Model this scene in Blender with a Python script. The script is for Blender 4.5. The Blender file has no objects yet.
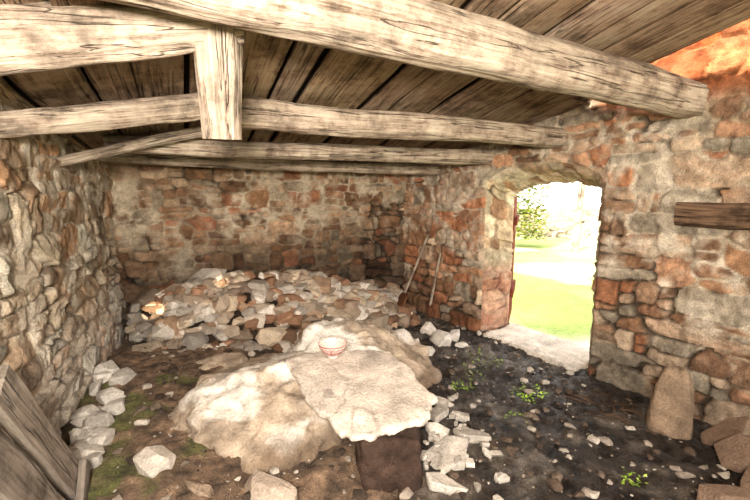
import bpy, math, random, bmesh
import numpy as np
from mathutils import Vector, Matrix

rng = np.random.default_rng(7)
random.seed(7)

# ------------------------------------------------------------------ helpers
def lin(h):
    h = h.lstrip('#')
    c = np.array([int(h[i:i+2], 16)/255 for i in (0, 2, 4)])
    return np.where(c <= 0.04045, c/12.92, ((c+0.055)/1.055)**2.4)

def hsh(x, y, z):
    n = (x*374761393 + y*668265263 + z*1442695041) & 0xffffffff
    n = ((n ^ (n >> 13))*1274126177) & 0xffffffff
    n = ((n ^ (n >> 15))*2246822519) & 0xffffffff
    return (n ^ (n >> 16))/4294967296.0

def vn(x, y, z):
    x = np.asarray(x, float); y = np.asarray(y, float)+0*x; z = np.asarray(z, float)+0*x
    xi = np.floor(x).astype(np.int64); yi = np.floor(y).astype(np.int64); zi = np.floor(z).astype(np.int64)
    fx, fy, fz_ = x-xi, y-yi, z-zi
    fx = fx*fx*(3-2*fx); fy = fy*fy*(3-2*fy); fz_ = fz_*fz_*(3-2*fz_)
    r = 0
    for dx in (0, 1):
        for dy in (0, 1):
            for dz in (0, 1):
                w = (fx if dx else 1-fx)*(fy if dy else 1-fy)*(fz_ if dz else 1-fz_)
                r = r + w*hsh(xi+dx, yi+dy, zi+dz)
    return r*2-1

def fbm(x, y, z, o=4, s=1.0):
    r = 0; a = 0.5; f = s
    for i in range(o):
        r = r + a*vn(x*f+i*17.3, y*f+i*5.1, z*f+i*9.7); a *= .5; f *= 2.03
    return r

def sstep(a, b, x):
    t = np.clip((x-a)/(b-a), 0, 1)
    return t*t*(3-2*t)

class B:
    """mesh accumulator with colour + wood coordinates"""
    def __init__(s): s.v = []; s.f = []; s.c = []; s.w = []; s.n = 0
    def add(s, v, f, c, w=None):
        v = np.asarray(v, float).reshape(-1, 3)
        c = np.asarray(c, float)
        if c.ndim == 1: c = np.tile(c, (len(v), 1))
        s.v.append(v); s.c.append(c)
        s.w.append(np.zeros((len(v), 3)) if w is None else np.asarray(w, float).reshape(-1, 3))
        if isinstance(f, list): s.f.extend([[i+s.n for i in q] for q in f])
        else: s.f.extend((f+s.n).tolist())
        s.n += len(v)
    def make(s, name, mat, smooth=True, parent=None):
        v = np.concatenate(s.v); c = np.concatenate(s.c); w = np.concatenate(s.w)
        me = bpy.data.meshes.new(name)
        me.from_pydata(v.tolist(), [], s.f)
        a = me.color_attributes.new('Col', 'FLOAT_COLOR', 'POINT')
        a.data.foreach_set('color', np.concatenate([np.clip(c, 0, 1), np.ones((len(c), 1))], 1).ravel())
        a = me.attributes.new('wuv', 'FLOAT_VECTOR', 'POINT')
        a.data.foreach_set('vector', w.ravel())
        if smooth: me.polygons.foreach_set('use_smooth', [True]*len(me.polygons))
        me.materials.append(mat); me.update()
        o = bpy.data.objects.new(name, me)
        bpy.context.scene.collection.objects.link(o)
        if parent: o.parent = parent
        return o

def gridfaces(m, n, wrap=False):
    i = np.arange(m-1)[:, None]; j = np.arange(n if wrap else n-1)[None, :]
    j2 = (j+1) % n
    return np.stack([i*n+j+0*j2, (i+1)*n+j, (i+1)*n+j2, i*n+j2+0*j], -1).reshape(-1, 4)

# room frame: A runs along the back wall, N runs towards it
A = np.array([.9011, .4335, 0]); N = np.array([-.4335, .9011, 0]); UP = np.array([0, 0, 1.])
def AD(a, d, z=0): return a*A+d*N+z*UP
def ad(x, y): return x*A[0]+y*A[1], x*N[0]+y*N[1]

# ------------------------------------------------------------------ materials
def newmat(name):
    m = bpy.data.materials.new(name); m.use_nodes = True
    nt = m.node_tree; return m, nt, nt.nodes['Principled BSDF']

def stone_mat(name, rough=.9, s1=9, s2=70, bump=.5, lo=.7, hi=1.25, dist=.02, wet=False):
    m, nt, p = newmat(name); L = nt.links.new; nd = nt.nodes.new
    at = nd('ShaderNodeAttribute'); at.attribute_name = 'Col'
    tc = nd('ShaderNodeTexCoord')
    n1 = nd('ShaderNodeTexNoise'); n1.inputs['Scale'].default_value = s1; n1.inputs['Detail'].default_value = 10
    n1.inputs['Roughness'].default_value = .75
    n2 = nd('ShaderNodeTexNoise'); n2.inputs['Scale'].default_value = s2; n2.inputs['Detail'].default_value = 6
    n2.inputs['Roughness'].default_value = .7
    L(tc.outputs['Object'], n1.inputs['Vector']); L(tc.outputs['Object'], n2.inputs['Vector'])
    ad_ = nd('ShaderNodeMath'); ad_.operation = 'ADD'
    L(n1.outputs['Fac'], ad_.inputs[0]); L(n2.outputs['Fac'], ad_.inputs[1])
    mr = nd('ShaderNodeMapRange'); L(ad_.outputs[0], mr.inputs['Value'])
    mr.inputs['From Min'].default_value = .78; mr.inputs['From Max'].default_value = 1.22
    mr.inputs['To Min'].default_value = lo; mr.inputs['To Max'].default_value = hi
    vm = nd('ShaderNodeVectorMath'); vm.operation = 'SCALE'
    L(at.outputs['Color'], vm.inputs[0]); L(mr.outputs[0], vm.inputs['Scale'])
    L(vm.outputs[0], p.inputs['Base Color'])
    b = nd('ShaderNodeBump'); b.inputs['Strength'].default_value = bump; b.inputs['Distance'].default_value = dist
    L(ad_.outputs[0], b.inputs['Height']); L(b.outputs[0], p.inputs['Normal'])
    p.inputs['Roughness'].default_value = rough
    p.inputs['Specular IOR Level'].default_value = .25
    if wet:
        aw = nd('ShaderNodeAttribute'); aw.attribute_name = 'wuv'
        sp = nd('ShaderNodeSeparateXYZ'); L(aw.outputs['Vector'], sp.inputs[0])
        n3 = nd('ShaderNodeTexNoise'); n3.inputs['Scale'].default_value = 5; n3.inputs['Detail'].default_value = 4
        L(tc.outputs['Object'], n3.inputs['Vector'])
        r3 = nd('ShaderNodeMapRange'); r3.inputs['From Min'].default_value = .36; r3.inputs['From Max'].default_value = .52
        L(n3.outputs['Fac'], r3.inputs['Value'])
        mu = nd('ShaderNodeMath'); mu.operation = 'MULTIPLY'; L(r3.outputs[0], mu.inputs[0]); L(sp.outputs[0], mu.inputs[1])
        r2 = nd('ShaderNodeMapRange'); r2.inputs['To Min'].default_value = .92; r2.inputs['To Max'].default_value = .22
        L(mu.outputs[0], r2.inputs['Value']); L(r2.outputs[0], p.inputs['Roughness'])
        p.inputs['Specular IOR Level'].default_value = .6
    return m

def wood_mat(name, dark, mid, light, patch=None, rough=.8, crack=.65):
    m, nt, p = newmat(name); L = nt.links.new; nd = nt.nodes.new
    at = nd('ShaderNodeAttribute'); at.attribute_name = 'wuv'
    mp = nd('ShaderNodeMapping'); mp.inputs['Scale'].default_value = (2.2, 34, 34)
    L(at.outputs['Vector'], mp.inputs['Vector'])
    n1 = nd('ShaderNodeTexNoise'); n1.inputs['Scale'].default_value = 1.5; n1.inputs['Detail'].default_value = 9
    n1.inputs['Roughness'].default_value = .72; n1.inputs['Distortion'].default_value = .3
    L(mp.outputs[0], n1.inputs['Vector'])
    cr = nd('ShaderNodeValToRGB'); e = cr.color_ramp.elements
    e[0].position = .34; e[0].color = (*lin(dark), 1); e[1].position = .64; e[1].color = (*lin(light), 1)
    x = e.new(.46); x.color = (*lin(mid), 1)
    L(n1.outputs['Fac'], cr.inputs[0])
    # large stains
    n2 = nd('ShaderNodeTexNoise'); n2.inputs['Scale'].default_value = 5; n2.inputs['Detail'].default_value = 9
    n2.inputs['Roughness'].default_value = .72
    tc = nd('ShaderNodeTexCoord'); L(tc.outputs['Object'], n2.inputs['Vector'])
    r = nd('ShaderNodeMapRange'); r.inputs['From Min'].default_value = .48; r.inputs['From Max'].default_value = .62
    r.inputs['To Max'].default_value = .6 if patch else 0
    L(n2.outputs['Fac'], r.inputs['Value'])
    mx = nd('ShaderNodeMix'); mx.data_type = 'RGBA'
    L(r.outputs[0], mx.inputs['Factor']); L(cr.outputs[0], mx.inputs[6]); mx.inputs[7].default_value = (*lin(patch or light), 1)
    # drying cracks: thin long dark lines, only in places
    mp2 = nd('ShaderNodeMapping'); mp2.inputs['Scale'].default_value = (.7, 16, 16); L(at.outputs['Vector'], mp2.inputs['Vector'])
    n3 = nd('ShaderNodeTexNoise'); n3.inputs['Scale'].default_value = 1.3; n3.inputs['Detail'].default_value = 3
    n3.inputs['Distortion'].default_value = .3; L(mp2.outputs[0], n3.inputs['Vector'])
    ab = nd('ShaderNodeMath'); ab.operation = 'SUBTRACT'; L(n3.outputs['Fac'], ab.inputs[0]); ab.inputs[1].default_value = .44
    ab2 = nd('ShaderNodeMath'); ab2.operation = 'ABSOLUTE'; L(ab.outputs[0], ab2.inputs[0])
    rc = nd('ShaderNodeMapRange'); rc.inputs['From Min'].default_value = .0; rc.inputs['From Max'].default_value = .014
    rc.inputs['To Min'].default_value = 1-crack; rc.inputs['To Max'].default_value = 1
    L(ab2.outputs[0], rc.inputs['Value'])
    rg = nd('ShaderNodeMapRange'); rg.inputs['From Min'].default_value = .36; rg.inputs['From Max'].default_value = .5
    rg.inputs['To Min'].default_value = .5; rg.inputs['To Max'].default_value = 1
    L(n2.outputs['Fac'], rg.inputs['Value'])
    mu = nd('ShaderNodeMath'); mu.operation = 'MULTIPLY'; L(rc.outputs[0], mu.inputs[0]); L(rg.outputs[0], mu.inputs[1])
    ac = nd('ShaderNodeAttribute'); ac.attribute_name = 'Col'
    mm = nd('ShaderNodeMix'); mm.data_type = 'RGBA'; mm.blend_type = 'MULTIPLY'; mm.inputs['Factor'].default_value = 1
    L(mx.outputs[2], mm.inputs[6]); L(ac.outputs['Color'], mm.inputs[7])
    vm = nd('ShaderNodeVectorMath'); vm.operation = 'SCALE'; L(mm.outputs[2], vm.inputs[0]); L(mu.outputs[0], vm.inputs['Scale'])
    L(vm.outputs[0], p.inputs['Base Color'])
    hm = nd('ShaderNodeMath'); hm.operation = 'ADD'; L(n1.outputs['Fac'], hm.inputs[0]); L(rc.outputs[0], hm.inputs[1])
    hm2 = nd('ShaderNodeMath'); hm2.operation = 'ADD'; L(hm.outputs[0], hm2.inputs[0]); L(n2.outputs['Fac'], hm2.inputs[1])
    b = nd('ShaderNodeBump'); b.inputs['Strength'].default_value = 1.0; b.inputs['Distance'].default_value = .02
    L(hm2.outputs[0], b.inputs['Height']); L(b.outputs[0], p.inputs['Normal'])
    p.inputs['Roughness'].default_value = rough; p.inputs['Specular IOR Level'].default_value = .25
    return m

M_wall = stone_mat('masonry_stone', s1=16, s2=120, bump=1.0, lo=.56, hi=1.4, dist=.028)
M_rock = stone_mat('field_rock', s1=9, s2=70, bump=.8, lo=.66, hi=1.26, dist=.022)
M_floor = stone_mat('earth_floor', s1=16, s2=110, bump=1.0, lo=.45, hi=1.6, dist=.05, wet=True)
M_beam = wood_mat('aged_beam_wood', '#6e5a4a', '#a39080', '#bfae9a', '#c4b6a4')
M_plank = wood_mat('ceiling_plank_wood', '#5f4b3b', '#8f7864', '#aa9480', '#aa9b88')
M_grey = wood_mat('grey_weathered_wood', '#564c44', '#85796d', '#9d9185', None)
M_dwood = wood_mat('dark_wood', '#3a2c22', '#6a5342', '#8a7059', None)
M_redwood = wood_mat('red_door_wood', '#46211a', '#7a3d2e', '#95563f', None)
M_leaf = stone_mat('leaf_green', rough=.6, bump=.1)
M_cer, _nt, _p = newmat('glazed_ceramic')
_a = _nt.nodes.new('ShaderNodeAttribute'); _a.attribute_name = 'Col'
_nt.links.new(_a.outputs['Color'], _p.inputs['Base Color']); _p.inputs['Roughness'].default_value = .2
M_iron, _nt, _p = newmat('rusty_iron')
_n = _nt.nodes.new('ShaderNodeTexNoise'); _n.inputs['Scale'].default_value = 40
_c = _nt.nodes.new('ShaderNodeValToRGB'); _c.color_ramp.elements[0].color = (*lin('#3a2a22'), 1); _c.color_ramp.elements[1].color = (*lin('#8a5c40'), 1)
_nt.links.new(_n.outputs['Fac'], _c.inputs[0]); _nt.links.new(_c.outputs[0], _p.inputs['Base Color'])
_p.inputs['Metallic'].default_value = .5; _p.inputs['Roughness'].default_value = .6

# ------------------------------------------------------------------ masonry
def masonry_seeds(s0, s1, z0, z1, wr, hr, seed):
    r = np.random.default_rng(seed); out = []
    z = z0
    while z < z1:
        h = r.uniform(*hr); s = s0-r.uniform(0, .3)
        while s < s1:
            w = r.uniform(*wr)*(.6+.8*r.random()**2)
            q = r.random()
            if q < .25 and h > .1:
                out.append((s+w/2, z+h*.27, w, h*.5)); out.append((s+w/2+r.normal()*.02, z+h*.76, w*.9, h*.5))
            elif q < .38:
                out.append((s+w*.3, z+h/2, w*.6, h*.95)); out.append((s+w*.8, z+h*.3, w*.4, h*.5)); out.append((s+w*.8, z+h*.75, w*.4, h*.5))
            else:
                out.append((s+w/2+r.normal()*.02, z+h/2+r.normal()*.03, w, h*r.uniform(.7, 1.3)))
            s += w
        z += h
    return np.array(out)

def masonry(S, Z, seeds, seed, wob=.05):
    sh = S.shape; s = S.ravel(); z = Z.ravel()
    ws = s+wob*fbm(s, z, seed+.5, 4, 4.0); wz = z+wob*1.2*fbm(s, z, seed+7.5, 4, 2.6)
    idx = np.zeros(len(s), int); e = np.zeros(len(s)); u = np.zeros(len(s)); v = np.zeros(len(s))
    sx, sz, sw, shh = [q.astype(np.float32) for q in seeds.T]
    order = np.argsort(z)
    for k in range(0, len(s), 6000):
        o = order[k:k+6000]
        zl, zh = wz[o].min()-.4, wz[o].max()+.4
        sel = np.where((sz > zl) & (sz < zh))[0]
        dx = np.abs(ws[o, None]-sx[sel])/(sw[sel]*.5); dz = np.abs(wz[o, None]-sz[sel])/(shh[sel]*.5)
        D = (dx**3.5+dz**3.5)**(1/3.5)
        i1 = D.argmin(1); d1 = D[np.arange(len(o)), i1]; D[np.arange(len(o)), i1] = 1e9
        d2 = D.min(1); j = sel[i1]
        idx[o] = j; e[o] = (d2-d1)*.5*np.minimum(sw[j], shh[j])*.5
        u[o] = (ws[o]-sx[j])/(sw[j]*.5); v[o] = (wz[o]-sz[j])/(shh[j]*.5)
    return idx.reshape(sh), e.reshape(sh), u.reshape(sh), v.reshape(sh)

def wall_surface(S, Z, seeds, seed, palette, mortar, plaster_col, plaster_fn, depth=.035, jw=.009, edgefade=None, gapz=0., gapb=0.):
    idx, e, u, v = masonry(S, Z, seeds, seed)
    r = np.random.default_rng(seed+1); n = len(seeds)
    pal = np.array([lin(p) for p in palette]); sc = pal[r.integers(0, len(pal), n)]*(r.uniform(.70, 1.22, (n, 1)))
    prot = r.uniform(-.014, .020, n); tu = r.normal(0, .010, n); tv = r.normal(0, .010, n)
    jv = jw*(1+1.2*fbm(S, Z, seed+44., 3, 3.))
    en = e+.008*fbm(S, Z, seed+3.3, 4, 20.)
    m = sstep(jv*.2, jv*1.0, en)
    H = m*(depth*.12*sstep(0, .03, en)+depth*.88+prot[idx]+tu[idx]*u+tv[idx]*v)
    chip = np.abs(fbm(S+idx*.7, Z, seed+61., 3, 7.))
    H = H+m*(.038*chip-.007)+.016*fbm(S, Z, seed+1.1, 4, 22.)+.022*fbm(S, Z, seed+31., 2, 1.7)
    C = sc[idx]*(1+.75*fbm(S, Z, idx*.37, 5, 13.))[..., None]
    full = sstep(-.08, .2, fbm(S, Z, seed+72., 4, 3.)+gapz*(Z-1.0)+gapb)   # well pointed / washed-out joints
    mort = lin(mortar)*(1+.6*fbm(S, Z, seed+2.2, 4, 12.))[..., None]*(.25+.75*full)[..., None]
    H = H-(1-m)*(1-full)*.018
    H = H+(1-m)*full*depth*.35
    C = C*m[..., None]+mort*(1-m)[..., None]
    P = np.clip(plaster_fn(S, Z), 0, 1)
    P = P*np.clip(.3+1.1*(1-m)*full+1.6*fbm(S, Z, seed+9.9, 5, 10.), 0, 1)
    H = H*(1-P*.6)+P*depth*.75
    pc = lin(plaster_col)*(1+.3*fbm(S, Z, seed+12., 4, 8.))[..., None]
    C = C*(1-P[..., None])+pc*P[..., None]
    if edgefade is not None:
        H = H*edgefade
    return H, C

def put(b, S, Z, H, C, o, dr, nr, flip=False):
    V = o+S[..., None]*dr+Z[..., None]*UP+H[..., None]*nr
    f = gridfaces(*S.shape)
    if flip: f = f[:, ::-1]
    b.add(V.reshape(-1, 3), f, C.reshape(-1, 3))

def mg(s0, s1, z0, z1, st):
    return np.meshgrid(np.linspace(s0, s1, int((s1-s0)/st)+1), np.linspace(z0, z1, int((z1-z0)/st)+1), indexing='ij')

# --- back wall
CL = np.array([-2.64, 3.99, 0]); CR = np.array([.42, 5.46, 0])
S, Z = mg(-.15, 3.55, -.1, 2.4, .011)
sd = masonry_seeds(-.4, 3.8, -.2, 2.6, (.14, .4), (.06, .19), 11)
def pl(S, Z): return sstep(-.1, .3, fbm(S, Z, 4.4, 4, 1.6)+(Z-1.25)*.5)
H, C = wall_surface(S, Z, sd, 11, ['#a98a6f', '#b3957b', '#957358', '#b89e84', '#8f6f58', '#b07e62', '#9c8c78', '#a88468'], '#ac967e', '#cebda6', pl, gapz=.35, gapb=.03)
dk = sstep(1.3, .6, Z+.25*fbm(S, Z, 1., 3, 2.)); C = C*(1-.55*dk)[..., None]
nich = np.exp(-(((S-2.95)/.15)**4+((Z-.50)/.11)**4)); H = H-.16*nich; C = C*(1-.4*nich)[..., None]  # hollow pushed into the wall, its shade also darkened into the colour
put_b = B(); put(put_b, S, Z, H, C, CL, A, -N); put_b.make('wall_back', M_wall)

# --- left wall
DL = np.array([.399, -.917, 0]); DL /= np.linalg.norm(DL); NL = np.array([-DL[1], DL[0], 0])
S, Z = mg(-.05, 4.0, -.1, 2.75, .011)
sd = masonry_seeds(-.2, 6.4, -.2, 2.9, (.2, .5), (.09, .24), 23)
def pl(S, Z): return sstep(-.14, .22, fbm(S, Z, 14.4, 4, 1.9)+.04+(Z-1.0)*.1)
LP = ['#b89e84', '#c4af97', '#a0876e', '#ccbaa2', '#917a64', '#ba9474', '#c4baa8', '#ae8e72']
H, C = wall_surface(S, Z, sd, 23, LP, '#c4b098', '#dccebb', pl, depth=.036, gapz=.1, gapb=.14)
lt = sstep(.95, .45, Z+.2*fbm(S, Z, 5., 3, 2.)); C = C*(1-.7*lt[..., None])+(C*.5+lin('#d6cec2')*.64*(1+.5*fbm(S, Z, 3., 4, 9.))[..., None])*.7*lt[..., None]
b = B(); put(b, S, Z, H, C, CL, DL, NL)
S, Z = mg(4.0, 6.2, -.1, 2.75, .1); put(b, S, Z, S*0+.02, np.tile(lin('#a59380'), S.shape+(1,)), CL, DL, NL)
b.make('wall_left', M_wall)

# --- right wall with arched doorway
DR = np.array([.555, -.832, 0]); DR /= np.linalg.norm(DR); OUT = np.array([-DR[1], DR[0], 0])
S0, S1 = 1.38, 2.60
def arch_in(s): q = (s-(S0+S1)/2)/((S1-S0)/2); return 1.64+.22*np.sqrt(np.clip(1-q*q, 0, 1))**1.1
def arch_out(s): q = (s-(S0+S1)/2)/((S1-S0)/2); return 1.48+.21*np.sqrt(np.clip(1-q*q, 0, 1))**1.1
sd = masonry_seeds(-.2, 6.9, -.2, 3.1, (.18, .5), (.08, .21), 41)
PR = ['#c09c80', '#caac92', '#b0886a', '#d0b69c', '#a27f66', '#c28a68', '#b8a894', '#c4987a']
def pl(S, Z): return np.maximum(sstep(-.1, .26, fbm(S, Z, 24.4, 4, 1.8)+(Z-1.1)*.25), .9*np.exp(-((S-2.8)/.3)**2)*sstep(.9, 1.4, Z))
def door_dist(S, Z):
    q = np.clip(S, S0, S1); dz = Z-arch_in(q)
    dx = np.maximum(np.maximum(S0-S, S-S1), 0)
    dzc = np.where(Z < 1.62, 0, np.maximum(dz, 0))
    return np.hypot(dx, dzc)
b = B()
cs = .011
def rpatch(S, Z):
    ef = sstep(0, .03, door_dist(S, Z))
    H, C = wall_surface(S, Z, sd, 41, PR, '#bfa98f', '#decdb8', pl, depth=.038, edgefade=ef, gapz=.2, gapb=.06)
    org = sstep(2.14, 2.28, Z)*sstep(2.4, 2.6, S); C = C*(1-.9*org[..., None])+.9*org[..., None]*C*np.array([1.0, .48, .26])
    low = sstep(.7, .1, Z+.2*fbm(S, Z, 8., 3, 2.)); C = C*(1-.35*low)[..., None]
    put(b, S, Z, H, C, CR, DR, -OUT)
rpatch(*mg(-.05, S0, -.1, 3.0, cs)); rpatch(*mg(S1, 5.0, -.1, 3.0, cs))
ss = np.linspace(S0, S1, 110); tt = np.linspace(0, 1, 115)
S = np.repeat(ss[:, None], 115, 1); Z = arch_in(ss)[:, None]+(3.0-arch_in(ss))[:, None]*tt[None, :]
rpatch(S, Z)
S, Z = mg(5.0, 6.8, -.1, 3.0, .1); put(b, S, Z, S*0+.02, np.tile(lin('#b39a85'), S.shape+(1,)), CR, DR, -OUT)
# reveal (jambs + soffit) lofted from inner arch to outer arch, then outer face
prof_in = [(S0, z) for z in np.linspace(-.1, 1.64, 110)]+[(s, float(arch_in(s))) for s in (S0+S1)/2-(S1-S0)/2*np.cos(np.linspace(0, math.pi, 80))]+[(S1, z) for z in np.linspace(1.64, -.1, 110)]
prof_out = [(S0+.02, z) for z in np.linspace(-.1, 1.48, 110)]+[(s, float(arch_out(s))) for s in (S0+S1)/2-((S1-S0)/2-.02)*np.cos(np.linspace(0, math.pi, 80))]+[(S1-.02, z) for z in np.linspace(1.48, -.1, 110)]
pi_, po_ = np.array(prof_in), np.array(prof_out)
L = np.concatenate([[0], np.cumsum(np.hypot(*np.diff(pi_, axis=0).T))])
W = np.linspace(0, 1, 34)
P2 = pi_[:, None, :]*(1-W)[None, :, None]+po_[:, None, :]*W[None, :, None]
cen = np.array([(S0+S1)/2, .9]); inw = cen-P2; inw /= np.linalg.norm(inw, axis=2, keepdims=True)
LL = np.repeat(L[:, None], 34, 1); WW = np.repeat(W[None]*.45, len(L), 0)
sd2 = masonry_seeds(-.1, .6, -.1, L[-1]+.2, (.2, .4), (.14, .28), 55)
H, C = wall_surface(WW, LL, sd2, 55, ['#c9aa8c', '#d4ba9c', '#b99274', '#d6c2a6'], '#ccb498', '#e6d6be', lambda s, z: sstep(-.1, .3, fbm(s, z, 3.3, 3, 2.)), depth=.022, edgefade=sstep(0, .03, WW)*sstep(.45, .42, WW), gapb=.2)
redz = sstep(.85, .7, P2[..., 1])*(P2[..., 0] < 2); C = C*(1-.4*redz[..., None])+.4*redz[..., None]*lin('#b87a6a')
V = CR+P2[..., 0:1]*DR+P2[..., 1:2]*UP+WW[..., None]*OUT+H[..., None]*(inw[..., 0:1]*DR+inw[..., 1:2]*UP)
b.add(V.reshape(-1, 3), gridfaces(len(L), 34), C.reshape(-1, 3))
for (a0, a1) in ((-.6, S0+.02), (S1-.02, 6.8)):
    S, Z = mg(a0, a1, -.1, 2.9, .1); put(b, S, Z, S*0, np.tile(lin('#b09480'), S.shape+(1,)), CR+.45*OUT, DR, OUT)
ss = np.linspace(S0+.02, S1-.02, 30); S = np.repeat(ss[:, None], 8, 1)
Z = arch_out(ss)[:, None]+(2.9-arch_out(ss))[:, None]*np.linspace(0, 1, 8)[None]
put(b, S, Z, S*0, np.tile(lin('#b09480'), S.shape+(1,)), CR+.45*OUT, DR, OUT)
b.make('wall_right', M_wall)

# ------------------------------------------------------------------ floor
def fz(a, d):
    a = np.asarray(a, float); d = np.asarray(d, float)
    z = .035*fbm(a, d, 1.5, 4, 1.6)+.02*fbm(a, d, 7.5, 3, 6.)
    z = z+.14*sstep(.75, -.4, a)*sstep(4.9, 3.6, d)+.05*sstep(1.2, .3, a)
    return z+.01
def fxy(x, y):
    a, d = ad(x, y); return float(fz(a, d))
Ag, Dg = np.meshgrid(np.arange(-.8, 3.45, .014), np.arange(-1.6, 4.8, .014), indexing='ij')
cl = np.abs(fbm(Ag, Dg, 53., 4, 9.))
Zg = fz(Ag, Dg)+.024*fbm(Ag, Dg, 3.1, 4, 18.)+.035*cl
soil = lin('#8a715b'); dark = lin('#443a32'); gry = lin('#80766b')
t = sstep(.8, 1.5, Ag+.5*fbm(Ag, Dg, 2., 3, 2.))
t = np.maximum(t, .8*sstep(3.4, 3.8, Dg+.3*fbm(Ag, Dg, 9., 3, 3.))*sstep(.2, .8, Ag))
C = soil*(1-t)[..., None]+dark*t[..., None]
g = sstep(.03, .32, fbm(Ag, Dg, 22., 5, 5.))*t*.7; C = C*(1-g[..., None])+gry*g[..., None]
C = C*(1+1.2*fbm(Ag, Dg, 5., 4, 14.))[..., None]
ms = sstep(-.02, .2, fbm(Ag, Dg, 33., 5, 5.)+.08-(np.hypot((Ag+.42)/.42, (Dg-2.75)/.65))**2*.2)*sstep(.5, .2, Ag)
mosc = lin('#6f743c')*(1+.9*fbm(Ag, Dg, 6., 3, 18.))[..., None]
C = C*(1-.7*ms[..., None])+.7*ms[..., None]*mosc
wet = np.zeros(Ag.shape+(3,)); wet[..., 0] = t*sstep(3.9, 3.2, Dg)
V = Ag[..., None]*A+Dg[..., None]*N+Zg[..., None]*UP
b = B(); b.add(V.reshape(-1, 3), gridfaces(*Ag.shape), C.reshape(-1, 3), wet); b.make('floor', M_floor)

# ------------------------------------------------------------------ ceiling planks
def cz(a, d):
    return 2.45-.195*(d-1.57)-.33*np.clip((4.7-d)/2.4, 0, 1)*np.clip(.25-a, 0, 1.2)
b = B(); a = -1.0; k = 0
while a < 3.5:
    w = random.uniform(.16, .3); dd = np.linspace(-1.4, 4.9, 60)
    if a+w > 2.93: dd = np.linspace(2.3, 4.9, 30)
    off = random.uniform(0, .028); tl = random.uniform(-.02, .02); sk = random.uniform(-.012, .012)
    wob = .008*vn(dd*2, k*3.3, 0.)
    prof = [(0.004, 0), (.02, -.003), (w/2, -.004), (w-.02, -.003), (w-.004, 0), (w-.004, .025), (.004, .025)]
    pts = []; wv = []
    for i, d in enumerate(dd):
        for (px, pz) in prof:
            aa = a+px+sk*(d/3); pts.append(AD(aa, d, float(cz(aa, d))+off+pz+tl*(px/w-.5)+wob[i])); wv.append((d*.9+k*7.7, px+k*.83, pz+k))
    c = np.ones(3)*random.uniform(.75, 1.3)*np.array([1, random.uniform(.93, 1.), random.uniform(.86, 1.)])
    b.add(pts, gridfaces(len(dd), len(prof), True), c, wv)
    a += w+random.uniform(.002, .018); k += 1
for (a0, a1, d0, d1) in ((-1.0, 2.93, -1.4, 4.9), (2.93, 3.5, 2.3, 4.9)):  # dark roof sheet over the planks, added to stop sun leaking through gaps
    aa, dd = np.meshgrid(np.linspace(a0, a1, 20), np.linspace(d0, d1, 20), indexing='ij')
    b.add((aa[..., None]*A+dd[..., None]*N+(cz(aa, dd)+.075)[..., None]*UP).reshape(-1, 3), gridfaces(20, 20), np.ones(3)*.2, np.stack([dd, aa, aa*0], -1).reshape(-1, 3))
b.make('ceiling', M_plank)

# ------------------------------------------------------------------ beams
def beam(name, p0, p1, w0, h0, w1, h1, seed, mat, sq=3.2, bend=0.0, sag=0.0, tint=1.0, n=110, rough=.014):
    p0 = np.array(p0, float); p1 = np.array(p1, float); ax = p1-p0; Ln = np.linalg.norm(ax); ax /= Ln
    ref = UP if abs(ax[2]) < .9 else np.array([0, 1., 0])
    sd_ = np.cross(ref, ax); sd_ /= np.linalg.norm(sd_); up = np.cross(ax, sd_)
    m = 56; th = np.linspace(0, 2*math.pi, m, endpoint=False)
    ts = np.linspace(0, 1, n); T, TH = np.meshgrid(ts, th, indexing='ij')
    ct, st = np.cos(TH), np.sin(TH); r = (np.abs(ct)**sq+np.abs(st)**sq)**(-1/sq)
    nz = fbm(ct*1.2+seed*3.1, st*1.2, T*Ln*1.6, 4, 1.3)
    gr = fbm(ct*6+seed, st*6, T*Ln*1.0, 3, 1.5)
    r = r*(1+.17*nz+.08*gr)+rough*fbm(T*Ln, np.cos(TH)*3, np.sin(TH)*3+seed, 4, 5.)/max(h0, .05)
    w = (w0+(w1-w0)*T)/2; h = (h0+(h1-h0)*T)/2
    X = w*r*ct; Y = h*r*st
    cx = bend*np.sin(T*math.pi)+.03*fbm(T*Ln, seed*2.2, 0., 2, 1.1); cy = -sag*np.sin(T*math.pi)+.03*fbm(T*Ln, seed*5.2, 3., 2, 1.1)
    V = p0+T[..., None]*Ln*ax+(X+cx)[..., None]*sd_+(Y+cy)[..., None]*up
    Wv = np.stack([T*Ln+seed*3.3, X+seed, Y+seed*.7], -1)
    c = (tint*(1+.4*nz+.4*gr))[..., None]*np.ones(3)
    b = B(); b.add(V.reshape(-1, 3), gridfaces(n, m, True)[:, ::-1], c.reshape(-1, 3), Wv.reshape(-1, 3))
    for e, (i0, s) in enumerate(((0, 1), ((n-1), -1))):
        ring = V[i0]; cc = ring.mean(0)
        f = [[j, (j+1) % m, m] if s == 1 else [(j+1) % m, j, m] for j in range(m)]
        b.add(np.vstack([ring, cc]), f, np.ones(3)*tint*.7, np.vstack([Wv[i0], Wv[i0].mean(0)]))
    return b.make(name, mat)

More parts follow.
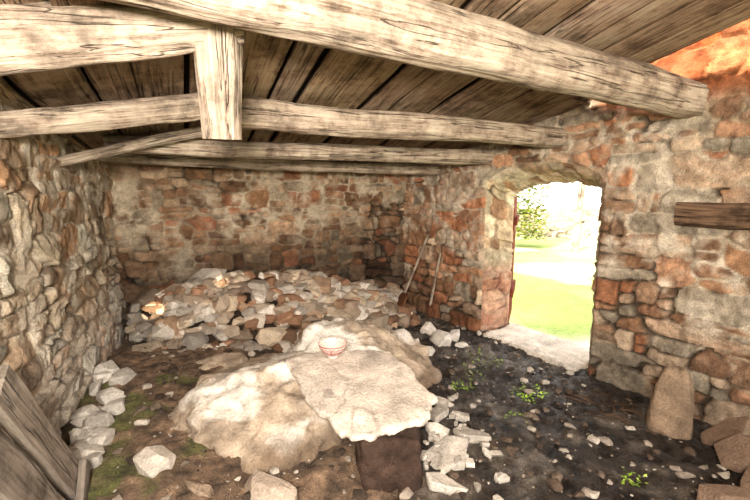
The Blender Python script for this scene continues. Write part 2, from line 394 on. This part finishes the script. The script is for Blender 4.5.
beam('ceiling_beam', (-1.42, 1.06, 2.345), (2.28, 2.90, 2.205), .24, .26, .21, .22, 1, M_beam, tint=.98)
beam('ceiling_beam', (-1.0, 2.58, 2.085), (1.76, 3.67, 2.05), .18, .19, .16, .16, 2, M_beam)
beam('ceiling_beam', (-1.9, 2.9, 1.92), (1.28, 4.32, 1.95), .14, .12, .15, .15, 3, M_beam, tint=.9)
beam('ceiling_beam', (-2.4, 3.57, 1.89), (.85, 4.95, 1.835), .12, .09, .14, .14, 4, M_beam, tint=.85)
beam('roof_log', (-1.55, 1.34, 2.07), (-.55, 1.76, 2.25), .22, .30, .13, .11, 5, M_beam, sq=2.2)
beam('roof_log', (-1.75, 1.72, 1.84), (-.95, 2.6, 2.14), .1, .1, .15, .16, 6, M_beam, sq=2.2)
beam('roof_log', (-2.1, 2.5, 1.75), (-1.05, 3.05, 2.06), .08, .06, .09, .08, 7, M_beam, sq=2.2, tint=.75)
beam('hanging_post', (-.65, 1.75, 2.26), (-.665, 1.80, 1.82), .17, .19, .15, .13, 8, M_beam, sq=4, tint=.8, n=40)
beam('embedded_wall_timber', CR+DR*3.14+UP*1.43-OUT*.03, CR+DR*4.5+UP*1.44-OUT*.03, .13, .16, .13, .17, 9, M_dwood, sq=5, tint=1.2)

# ------------------------------------------------------------------ rocks
_ico = {}
def ico(sub):
    if sub not in _ico:
        bm = bmesh.new(); bmesh.ops.create_icosphere(bm, subdivisions=sub, radius=1)
        v = np.array([x.co[:] for x in bm.verts]); f = np.array([[q.index for q in p.verts] for p in bm.faces]); bm.free()
        _ico[sub] = (v, f)
    return _ico[sub]

_hull = []
def hullrocks():
    """library of angular broken stones: bevelled convex hulls of unit size"""
    r = np.random.default_rng(321)
    for k in range(30):
        bm = bmesh.new(); n = r.integers(14, 26)
        p = r.normal(size=(n, 3)); p /= (np.abs(p)**4).sum(1)[:, None]**(1/4); p *= r.uniform(.85, 1.0, (n, 1))
        vs = [bm.verts.new(q) for q in p]
        bmesh.ops.convex_hull(bm, input=vs)
        bmesh.ops.delete(bm, geom=[x for x in bm.verts if not x.link_faces], context='VERTS')
        bmesh.ops.dissolve_limit(bm, angle_limit=.35, verts=bm.verts, edges=bm.edges)
        bmesh.ops.bevel(bm, geom=list(bm.edges), offset=.09, segments=2, profile=.6, affect='EDGES', clamp_overlap=True)
        bmesh.ops.triangulate(bm, faces=bm.faces)
        bm.verts.index_update()
        v = np.array([x.co[:] for x in bm.verts]); f = [[q.index for q in t.verts] for t in bm.faces]; bm.free()
        v -= (v.max(0)+v.min(0))/2; v /= np.abs(v).max(0)
        _hull.append((v, f))
hullrocks()
ROCKC = [lin(x) for x in ['#bdb0a2', '#ab9a88', '#988675', '#cdc2b5', '#a88c74', '#9c7a62', '#b4a99c', '#c2b09a']]
def addrock(b, r, pos, size, col=None, sub=3, tilt=.3):
    v, f = _hull[r.integers(len(_hull))]; v = v*np.array(size)
    th = r.uniform(0, 6.28); c, s = math.cos(th), math.sin(th); tx = r.normal()*tilt; c2, s2 = math.cos(tx), math.sin(tx)
    v = v@np.array([[1, 0, 0], [0, c2, -s2], [0, s2, c2]]).T@np.array([[c, -s, 0], [s, c, 0], [0, 0, 1]]).T
    cc = (ROCKC[r.integers(len(ROCKC))]*r.uniform(.75, 1.15) if col is None else np.array(col))
    b.add(v+np.array(pos), f, cc)

# rubble pile against back wall
r = np.random.default_rng(5); b = B()
def hh(s): return np.interp(s, [-.2, .3, .8, 1.9, 2.4, 3.0, 3.6], [.44, .52, .70, .68, .5, .34, .22])
def hw(s): return np.interp(s, [-.2, .5, 2, 3.6], [.6, .75, .82, .55])
ss, qq = np.meshgrid(np.linspace(.1, 3.15, 120), np.linspace(0.04, 1, 40), indexing='ij')
hz = hh(ss)*(1-qq**1.6)*.84-.03+.05*fbm(ss, qq, 2., 3, 6.)
V = CL+ss[..., None]*A-(qq*hw(ss))[..., None]*N+hz[..., None]*UP
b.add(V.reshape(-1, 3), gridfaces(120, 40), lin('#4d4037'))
for i in range(500):
    s = r.uniform(.16, 3.12); q = r.random()**.8; z = hh(s)*(1-q**1.6)
    sz = r.uniform(.045, .10)*(1.0 if r.random() > .1 else 1.35)
    sz = min(sz, .07) if s < .3 else sz
    p = CL+s*A-(q*hw(s)+.11)*N+UP*(z*.92+sz*.1)
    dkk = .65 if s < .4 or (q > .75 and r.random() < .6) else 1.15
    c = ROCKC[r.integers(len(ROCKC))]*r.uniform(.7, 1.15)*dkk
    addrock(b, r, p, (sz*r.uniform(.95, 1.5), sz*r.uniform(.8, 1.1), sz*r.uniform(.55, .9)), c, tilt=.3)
for (s, q, sz) in ((.42, .75, .16), (.68, .9, .14), (1.6, .95, .13), (.32, .5, .13), (2.2, .8, .14), (1.1, .85, .14)):
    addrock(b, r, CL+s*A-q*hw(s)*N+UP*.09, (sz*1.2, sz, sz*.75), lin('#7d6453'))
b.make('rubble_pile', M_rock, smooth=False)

# rubble along left wall foot
b = B()
for i in range(26):
    s = r.uniform(1.35, 2.45); q = r.uniform(.09, .24); sz = r.uniform(.035, .08)
    p = CL+DL*s+NL*q; p[2] = fxy(p[0], p[1])+sz*.2+(.24-q)*.3
    addrock(b, r, p, (sz*1.2, sz, sz*.8), lin('#c4bbb0')*r.uniform(.7, 1.1))
b.make('wall_foot_rubble', M_rock, smooth=False)

# boulders
def boulder(name, cx, cy, rx, ry, rz, z0, rot, seed, sub=6, white=1.0):
    r = np.random.default_rng(seed); v, f = ico(sub); v = v.copy()
    nn = r.normal(size=(14, 3)); nn[:, 2] = np.abs(nn[:, 2])*1.1; nn /= np.linalg.norm(nn, axis=1)[:, None]; dd = r.uniform(.66, .92, 14)
    nn = np.vstack([nn, [[.1, -.25, .96]]]); dd = np.append(dd, .74)
    rr = np.minimum((dd/np.maximum(v@nn.T, .02)).min(1), 1.02)
    rr = .92*rr+.08
    rr = rr*(1+.16*fbm(v[:, 0]+seed, v[:, 1], v[:, 2], 3, 1.6)+.10*fbm(v[:, 0]+seed, v[:, 1], v[:, 2], 5, 5.)-.12*np.abs(fbm(v[:, 0]+seed, v[:, 1], v[:, 2]+4, 4, 4.)))
    q = v*rr[:, None]*np.array([rx, ry, rz]); q[:, 2] = np.where(q[:, 2] > 0, q[:, 2], q[:, 2]*.5)
    c, s = math.cos(rot), math.sin(rot); q = q@np.array([[c, -s, 0], [s, c, 0], [0, 0, 1]]).T
    w = q+np.array([cx, cy, z0])
    x, y, z = w.T
    zm = z.max()
    base = lin('#ab9986')*(1+.8*fbm(x, y, z, 5, 9.))[:, None]
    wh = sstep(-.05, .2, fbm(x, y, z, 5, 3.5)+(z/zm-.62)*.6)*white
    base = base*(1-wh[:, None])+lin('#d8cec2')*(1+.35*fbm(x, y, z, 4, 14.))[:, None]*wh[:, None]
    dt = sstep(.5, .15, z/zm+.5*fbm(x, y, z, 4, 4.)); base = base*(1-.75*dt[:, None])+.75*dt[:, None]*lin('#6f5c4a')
    crk = sstep(.02, .0, np.abs(fbm(x, y, z, 3, 3.2)))[:, None]; base = base*(1-.4*crk)
    bb = B(); bb.add(w, f, base); return bb.make(name, M_rock)
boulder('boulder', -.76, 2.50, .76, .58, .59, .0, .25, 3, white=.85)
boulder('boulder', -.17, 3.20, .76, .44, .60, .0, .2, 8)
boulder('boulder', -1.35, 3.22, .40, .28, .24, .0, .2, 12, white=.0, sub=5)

# slabs
def slab(name, pts, thick, seed, col, b=None, mat=None, top_noise=.008, n=120, smooth=True):
    pts = np.array(pts, float); m = len(pts)
    seg = np.roll(pts, -1, 0)-pts; ln = np.linalg.norm(seg, axis=1); cum = np.concatenate([[0], np.cumsum(ln)]); tot = cum[-1]
    q = []
    for t in np.linspace(0, tot, n, endpoint=False):
        i = min(np.searchsorted(cum, t, side='right')-1, m-1); q.append(pts[i]+seg[i]*((t-cum[i])/ln[i]))
    q = np.array(q)
    c0 = q.mean(0); k = fbm(q[:, 0], q[:, 1], seed*1.7, 5, 9.)
    q = q+(q-c0)*(.12*k)[:, None]
    rings = [(t_, 0, 1) for t_ in np.linspace(0.001, .985, 26)]+[(1.0, -.12, 1), (1.01, -.4, 0), (.995, -.75, 0), (.97, -1, 0)]+[(.6, -1, 0), (.001, -1, 0)]
    V = []
    for (t_, dz, tp) in rings:
        p = c0+(q-c0)*t_; zn = top_noise*(2*fbm(p[:, 0], p[:, 1], seed, 5, 6.)-1.2*np.abs(fbm(p[:, 0], p[:, 1], seed+9, 3, 3.)))
        p = p.copy(); p[:, 2] += dz*thick+zn
        if tp == 0: p[:, :2] += (q-c0)[:, :2]*(.07*fbm(q[:, 0], q[:, 1], seed+dz*3, 3, 18.))[:, None]
        V.append(p)
    V = np.array(V); x, y, z = V.reshape(-1, 3).T
    C = np.array(col)*(1+.45*fbm(x, y, z+seed, 5, 8.))[:, None]
    C = C*(1-.35*sstep(.012, .0, np.abs(fbm(x, y, seed*1., 3, 2.1))))[:, None]
    own = b is None
    if own: b = B()
    b.add(V.reshape(-1, 3), gridfaces(len(rings), n, True), C)
    return b.make(name, mat or M_rock) if own else None

slab('stone_slab', [(-.60, 2.53, .48), (-.50, 2.62, .485), (-.33, 2.70, .50), (-.05, 2.67, .50), (.12, 2.60, .49), (.25, 2.38, .455), (.36, 2.16, .415), (.31, 2.03, .395), (.20, 1.96, .38), (.1, 1.93, .375), (-.02, 1.86, .365), (-.12, 1.85, .365), (-.24, 1.98, .385), (-.38, 2.12, .41), (-.45, 2.28, .44)], .04, 4, lin('#c6b8aa'), top_noise=.009, n=220)
# block under the slab
b = B(); v, f = ico(5); v = v.copy()
pw = 8; rr = (np.abs(v)**pw).sum(1)**(-1/pw); q = v*rr[:, None]*(1+.2*fbm(v[:, 0], v[:, 1], v[:, 2], 5, 2.4))[:, None]*np.array([.165, .14, .185])
c, s = math.cos(.15), math.sin(.15); q = q@np.array([[c, -s, 0], [s, c, 0], [0, 0, 1]]).T+np.array([.07, 2.03, .135])
b.add(q, f, lin('#4a3a31')*(1+.9*fbm(q[:, 0], q[:, 1], q[:, 2], 4, 12.))[:, None]); b.make('support_block', M_rock)

# threshold
th = [CR+DR*(S0+.06)+OUT*(-.05), CR+DR*(S1-.06)+OUT*(-.08), CR+DR*(S1-.07)+OUT*.5, CR+DR*(S0+.07)+OUT*.5]
slab('door_threshold', [p+UP*.055 for p in th], .12, 9, lin('#d8ccbe'))

# broken paving stones
b = B(); r = np.random.default_rng(17)
P_ = [(.43, 2.62, .11, .08), (.64, 2.38, .14, .09), (.42, 2.17, .16, .12), (.40, 2.40, .09, .06), (.36, 1.95, .12, .08), (.60, 2.60, .07, .05), (.5, 2.80, .08, .05)]
for i in range(26): P_.append((r.uniform(.28, .75), r.uniform(1.8, 2.95), r.uniform(.015, .05), r.uniform(.015, .035)))
for (x, y, w, h) in P_:
    n_ = r.integers(4, 6)
    th_ = np.linspace(0, 6.28, n_, endpoint=False)+r.uniform(-.5, .5, n_)+r.uniform(0, 6); rr = r.uniform(.75, 1.25, n_)
    z = fxy(x, y)+.055; tx, ty = r.normal(size=2)*.16; rot = r.uniform(-.5, .9); cr_, sr_ = math.cos(rot), math.sin(rot)
    pts = []
    for t, q in zip(th_, rr):
        lx, ly = w*q*math.cos(t), h*q*math.sin(t); pts.append((x+lx*cr_-ly*sr_, y+lx*sr_+ly*cr_, z+tx*lx+ty*ly))
    slab('', pts, .055 if w > .06 else .03, float(r.uniform(0, 50)), lin('#cabfb2')*r.uniform(.65, 1.1), b=b, n=48)
b.make('paving_stones', M_rock)

# pale stones by the doorway, loose foreground stones
b = B()
for (x, y, sx, sy, sz) in ((.68, 3.97, .14, .09, .08), (.50, 3.74, .09, .06, .05), (.86, 4.10, .08, .06, .06), (.60, 4.26, .10, .08, .08), (.88, 3.86, .06, .05, .04), (.42, 4.02, .05, .04, .04)):
    addrock(b, r, (x, y, fxy(x, y)+sz*.5), (sx, sy, sz), lin('#d5cbc0')*r.uniform(.8, 1.05))
b.make('loose_pale_stones', M_rock, smooth=False)
for (x, y, sx, sy, sz, c) in ((-1.14, 1.88, .11, .08, .06, '#c4b8ab'), (-.52, 1.74, .17, .08, .07, '#a59586'), (-.85, 1.72, .08, .06, .04, '#94816f')):
    b = B(); addrock(b, r, (x, y, fxy(x, y)+sz*.35), (sx, sy, sz), lin(c)); b.make('loose_stone', M_rock, smooth=False)

# stones at foot of right wall
b = B(); v, f = ico(5); pw = 5; rr = (np.abs(v)**pw).sum(1)**(-1/pw)
q = v*rr[:, None]*np.array([.105, .06, .23]); q[:, 0] *= 1-.3*(q[:, 2]/.23); q = q*(1+.18*fbm(v[:, 0], v[:, 1], v[:, 2]+3, 4, 2.))[:, None]
an = math.atan2(DR[1], DR[0]); c, s = math.cos(an+.25), math.sin(an+.25)
q = q@np.array([[1, 0, 0], [0, .985, .17], [0, -.17, .985]]).T @ np.array([[c, -s, 0], [s, c, 0], [0, 0, 1]]).T+np.array([1.96, 2.46, .22])
b.add(q, f, lin('#86725f')*(1+.7*fbm(q[:, 0], q[:, 1], q[:, 2], 4, 9.))[:, None]); b.make('upright_stone', M_rock)
b = B()
for (x, y, sx, sy, sz) in ((2.14, 2.12, .15, .12, .13), (2.2, 1.92, .15, .13, .18), (1.98, 1.84, .14, .1, .09), (1.75, 1.75, .16, .13, .09), (2.22, 2.32, .09, .08, .16)):
    addrock(b, r, (x, y, fxy(x, y)+sz*.5), (sx, sy, sz), lin('#86705f')*r.uniform(.8, 1.1))
b.make('corner_rocks', M_rock, smooth=False)

# floor debris pebbles
b = B(); r = np.random.default_rng(99)
for i in range(1900):
    a_ = r.uniform(-.4, 3.0); d_ = r.uniform(.6, 4.0); sz = .005+.028*r.random()**6
    p = AD(a_, d_); p[2] = float(fz(a_, d_))+sz*.5+.012
    cc = lin(['#9a8d80', '#756759', '#b5aa9c', '#4a3f36', '#5f5044'][r.integers(5)])
    addrock(b, r, p, (sz*1.4, sz, sz*.6), cc)
b.make('floor_pebbles', M_rock, smooth=False)

# twigs / branch debris
def tube(b, pts, rad, col, m=6):
    pts = np.array(pts, float); n = len(pts); V = []; Wv = []
    for i in range(n):
        t = pts[min(i+1, n-1)]-pts[max(i-1, 0)]; t /= np.linalg.norm(t); ref = UP if abs(t[2]) < .9 else np.array([1., 0, 0])
        s = np.cross(ref, t); s /= np.linalg.norm(s); u = np.cross(t, s); rr = rad[i] if hasattr(rad, '__len__') else rad
        for k in range(m):
            an = 6.2832*k/m; V.append(pts[i]+rr*(math.cos(an)*s+math.sin(an)*u)); Wv.append((i*.1, rr*math.cos(an)*3, rr*math.sin(an)*3))
    b.add(V, gridfaces(n, m, True)[:, ::-1], col, Wv)
    b.add([V[k] for k in range(m)]+[V[-m+k] for k in range(m)], [], col)
    b.f.append([b.n-2*m+k for k in range(m)]); b.f.append([b.n-1-k for k in range(m)])
b = B()
for i in range(20):
    base = CR+DR*r.uniform(2.75, 3.25)-OUT*r.uniform(.25, .6); L_ = r.uniform(.08, .3)
    an = math.atan2(DR[1], DR[0])+r.normal()*.8
    p = []; z0 = r.uniform(.0, .01); cv = r.normal()*.03
    for k in range(6):
        h_ = cv*(1-(k/2.5-1)**2)
        x = base[0]+math.cos(an)*L_*(k/5-.5)-math.sin(an)*h_; y = base[1]+math.sin(an)*L_*(k/5-.5)+math.cos(an)*h_
        p.append((x, y, fxy(x, y)+.018+z0+.006*math.sin(k*1.7+i)))
    rad = r.uniform(.002, .009); tube(b, p, [rad*(1-.1*k) for k in range(6)], np.ones(3)*r.uniform(.5, 1.0))
b.make('branch_debris', M_dwood)

# weeds
def leaves(name, spots, cols, mat=M_leaf, upz=.03):
    b = B()
    for (x, y, rad, cnt, ls, z) in spots:
        for i in range(cnt):
            an = r.uniform(0, 6.28); q = rad*math.sqrt(r.random()); px, py = x+q*math.cos(an), y+q*math.sin(an)
            pz = (fxy(px, py) if z is None else z)+r.uniform(.012, upz)
            t = r.uniform(0, 6.28); d = np.array([math.cos(t), math.sin(t), r.uniform(-.1, .5)]); s = np.cross(d, UP); s /= np.linalg.norm(s)
            l = ls*r.uniform(.6, 1.3); p = np.array([px, py, pz])
            b.add([p, p+d*l*.5+s*l*.3, p+d*l, p+d*l*.5-s*l*.3], [[0, 1, 2, 3]], lin(cols[r.integers(len(cols))])*r.uniform(.7, 1.2))
    return b.make(name, mat, smooth=False)
GC = ['#86a03c', '#a3b856', '#6d8a32']
leaves('weed_patch', [(1.2, 2.9, .14, 75, .03, None), (.98, 3.5, .2, 60, .024, None), (.70, 3.05, .1, 40, .024, None), (1.0, 2.6, .08, 18, .022, None), (.85, 3.2, .12, 25, .02, None)], GC, upz=.045)
leaves('weed_patch', [(1.4, 2.0, .09, 30, .024, None)], GC)

# ------------------------------------------------------------------ bowl
b = B(); prof = [(.0, .0), (.034, 0), (.036, .012), (.05, .022), (.073, .045), (.086, .07), (.092, .092), (.089, .094), (.083, .07), (.068, .045), (.045, .025), (.0, .02)]
pr = []
for i in range(len(prof)-1):
    for k in range(4): pr.append(np.array(prof[i])*(1-k/4)+np.array(prof[i+1])*k/4)
pr.append(np.array(prof[-1])); pr = np.array(pr); m = 96; th = np.linspace(0, 2*math.pi, m, endpoint=False)
V = np.stack([pr[:, 0:1]*np.cos(th), pr[:, 0:1]*np.sin(th), pr[:, 1:2]+0*th], -1)
C = np.tile(lin('#cdb9ad'), (len(pr), m, 1))
hgt = pr[:, 1:2]+0*th; outer = (np.arange(len(pr)) < 26)[:, None]
pat = ((np.sin(th*22)*np.sin(hgt*420)) > -.1)&(hgt > .02)&(hgt < .080)&outer
C[pat] = lin('#8a4a4c'); C[((hgt > .084))&outer] = lin('#98605a')
bl = (np.sin(th*16+2)*np.sin(hgt*200) > .75)&(~outer)&(hgt > .04); C[bl] = lin('#b07a74')
b.add(V.reshape(-1, 3)*1.05+np.array([-.285, 2.57, .487]), gridfaces(len(pr), m, True)[:, ::-1], C.reshape(-1, 3)); b.make('bowl', M_cer)

# ------------------------------------------------------------------ tools
def empty(name):
    o = bpy.data.objects.new(name, None); bpy.context.scene.collection.objects.link(o); return o
e = empty('shovel')
b = B(); P0 = np.array([.36, 4.80, .33]); P1 = np.array([.66, 4.92, 1.06])
tube(b, [P0+(P1-P0)*t+np.array([0, 0, -.01])*math.sin(t*3) for t in np.linspace(0, 1, 12)], .016, np.ones(3)*1.3, 10); b.make('handle', M_beam, parent=e)
b = B(); ax = (P0-P1)/np.linalg.norm(P1-P0); sdv = np.cross(ax, UP); sdv /= np.linalg.norm(sdv); nn_ = np.cross(sdv, ax)
V = []
for i in range(12):
    t = i/11; w = .1*(1-max(0, t-.55)**2*4.2)*(.6+.4*min(1, t*6))
    for j in range(9):
        q = j/8*2-1; V.append(P0+ax*(t*.24-.02)+sdv*q*w+nn_*(.02*(1-q*q)-.01+.02*t))
b.add(V, gridfaces(12, 9), np.ones(3)); o = b.make('blade', M_iron, parent=e); md = o.modifiers.new('th', 'SOLIDIFY'); md.thickness = .004
e = empty('pitchfork')
b = B(); P0 = np.array([.66, 4.62, .24]); P1 = np.array([.78, 4.72, .86])
tube(b, [P0+(P1-P0)*t for t in np.linspace(0, 1, 8)], .014, np.ones(3)*1.3, 10); b.make('handle', M_beam, parent=e)
b = B(); ax = (P0-P1)/np.linalg.norm(P1-P0); sdv = DR
for k in (-1, 0, 1):
    tube(b, [P0-ax*.03, P0+ax*.01+sdv*k*.03, P0+ax*.05+sdv*k*.045, P0+ax*.12+sdv*k*.048, P0+ax*.2+sdv*k*.045], [.007, .006, .005, .004, .002], np.ones(3))
b.make('tines', M_iron, parent=e)

# ------------------------------------------------------------------ leaning planks lower left
e = empty('leaning_boards')
P1 = np.array([-1.25, 1.27, 1.02]); P2 = np.array([-1.47, 1.88, .07]); ax = P1-P2; Ln = np.linalg.norm(ax); ax /= Ln
wd = np.array([.40, -.9, -.0]); wd = wd-ax*(wd@ax); wd /= np.linalg.norm(wd); nr = np.cross(wd, ax); nr /= np.linalg.norm(nr)
def board(name, o0, Lx, w, t, seed, tint=1.):
    b = B(); n = 40; V = []; Wv = []
    for i in range(n):
        x = Lx*i/(n-1)
        for (py, pz) in ((0, 0), (w*.02, t*.5), (w*.5, t*.5), (w*.98, t*.5), (w, 0), (w*.98, -t*.5), (w*.5, -t*.5), (w*.02, -t*.5)):
            k = .004*float(vn(x*6, py*20+seed, pz*9)); V.append(o0+ax*x+wd*(py+k)+nr*(pz+k)); Wv.append((x+seed*3, py+seed, pz))
    b.add(V, gridfaces(n, 8, True), np.ones(3)*tint, Wv)
    b.f.append(list(range(8))); b.f.append([(n-1)*8+7-k for k in range(8)])
    return b.make(name, M_grey, smooth=False, parent=e)
board('board_1', P2, Ln*1.0, .15, .035, 1, 1.1); board('board_2', P2+wd*.195+ax*.02, Ln*.98, .16, .03, 2, .95); board('board_3', P2+wd*.40+ax*.0, Ln*.95, .15, .03, 3, .85)
ax_s, wd_s = ax, wd
o0 = P2+ax*.25-nr*.035; ax, wd = wd_s, ax_s; board('batten', o0, .5, .08, .03, 4, .7); ax, wd = ax_s, wd_s

# ------------------------------------------------------------------ door leaf opened outwards
e = empty('door_1')
H0 = CR+DR*(S0-.02)+OUT*.49; dv = np.array([.37, .93, 0]); dv /= np.linalg.norm(dv); dn = np.array([dv[1], -dv[0], 0])
ax = UP
for k in range(4):
    wd = dv; nr = dn; b_ = board('plank_%d' % (k+1), H0+dv*(k*.15)+UP*.03, 1.5, .147, .035, 10+k)
    b_.data.materials[0] = M_redwood
ax, wd, nr = dv, UP, dn
for k, z in enumerate((.35, 1.2)):
    o = board('ledge_%d' % (k+1), H0+UP*z+dn*.035, .6, .09, .03, 20+k); o.data.materials[0] = M_redwood

# ------------------------------------------------------------------ outside
b = B(); xx, yy = np.meshgrid(np.linspace(-14, 34, 200), np.linspace(-14, 34, 200), indexing='ij')
zz = -.09+np.where((xx > 5), .015*(xx-5), 0)
C = lin('#98ab5e')*(1+.4*fbm(xx, yy, 4., 4, 1.3))[..., None]; pt = np.clip(sstep(-.05, .3, fbm(xx, yy, 14., 3, .6))+.5*sstep(3.5, 9, xx), 0, 1); C = C*(1-pt[..., None])+lin('#dad5be')*pt[..., None]
b.add(np.stack([xx, yy, zz], -1).reshape(-1, 3), gridfaces(200, 200), C.reshape(-1, 3)); b.make('ground_outside', stone_mat('grass_ground', s1=3, s2=25))
beam('tree_trunk', (5.5, 10.9, -.1), (5.7, 11.0, 3.6), .2, .2, .12, .12, 31, M_beam, sq=2, tint=1.1)
leaves('bush', [(4.45, 12.0, .7, 500, .14, .1+.25*k) for k in range(8)], ['#b4ba60', '#c4bc6c', '#8ea650'], upz=.3)
b = B(); S, Z = mg(0, 12, -.1, .9, .05); sd = masonry_seeds(-.1, 12.1, -.1, 1.1, (.25, .5), (.12, .25), 71)
H, C = wall_surface(S, Z, sd, 71, ['#d0c0ac', '#c4b09c', '#bca898'], '#b0a08e', '#dccebc', lambda s, z: 0*s, depth=.06, gapb=.3)
put(b, S, Z, H, C, np.array([3.2, 15.5, 0.05]), np.array([.9, -.43, 0]), np.array([-.43, -.9, 0])); b.make('garden_wall', M_wall)

# ------------------------------------------------------------------ light
w = bpy.data.worlds.new('World'); bpy.context.scene.world = w; w.use_nodes = True
nt = w.node_tree; bg = nt.nodes['Background']
sk = nt.nodes.new('ShaderNodeTexSky'); sk.sky_type = 'HOSEK_WILKIE'; sk.turbidity = 6; sk.sun_direction = (-.45, -.5, .74)
mx = nt.nodes.new('ShaderNodeMix'); mx.data_type = 'RGBA'; mx.inputs['Factor'].default_value = .65
nt.links.new(sk.outputs[0], mx.inputs[6]); mx.inputs[7].default_value = (1, .97, .93, 1)
nt.links.new(mx.outputs[2], bg.inputs['Color']); bg.inputs['Strength'].default_value = 3.3

def light(name, typ, loc, tgt, energy, col, **k):
    l = bpy.data.lights.new(name, typ); l.energy = energy; l.color = col
    for q, v_ in k.items(): setattr(l, q, v_)
    o = bpy.data.objects.new(name, l); bpy.context.scene.collection.objects.link(o); o.location = loc
    o.rotation_euler = (Vector(tgt)-Vector(loc)).to_track_quat('-Z', 'Y').to_euler(); return o
light('sun', 'SUN', (0, 0, 8), (5, 5.5, 1.2), 6.5, (1, .93, .82), angle=.01)
light('bounce_flash', 'AREA', (-.1, -.4, 1.9), (.0, 3.5, 1.1), 130, (1, .94, .85), shape='RECTANGLE', size=.5, size_y=.3)
light('added_sun_patch_spot', 'SPOT', (-.9, .9, 2.1), tuple(CL+.33*A-.45*N+UP*.46), 1500, (1, .82, .58), spot_size=math.radians(3.4), spot_blend=.25, shadow_soft_size=.01)  # added spot lamps inside the room, standing in for sun patches on the rubble
light('added_sun_patch_spot', 'SPOT', (-.9, .9, 2.1), tuple(CL+.98*A-.3*N+UP*.64), 800, (1, .84, .62), spot_size=math.radians(2.4), spot_blend=.25, shadow_soft_size=.01)

cam = bpy.data.cameras.new('camera'); co = bpy.data.objects.new('camera', cam); bpy.context.scene.collection.objects.link(co)
co.location = (0, 0, 1.6); co.rotation_euler = (math.radians(90-8.51), 0, 0); cam.lens = 19.2; cam.sensor_width = 36; cam.clip_start = .05
bpy.context.scene.camera = co
vs = bpy.context.scene.view_settings; vs.view_transform = 'Standard'; vs.exposure = .62
try: vs.look = 'Medium High Contrast'
except Exception: vs.look = 'None'
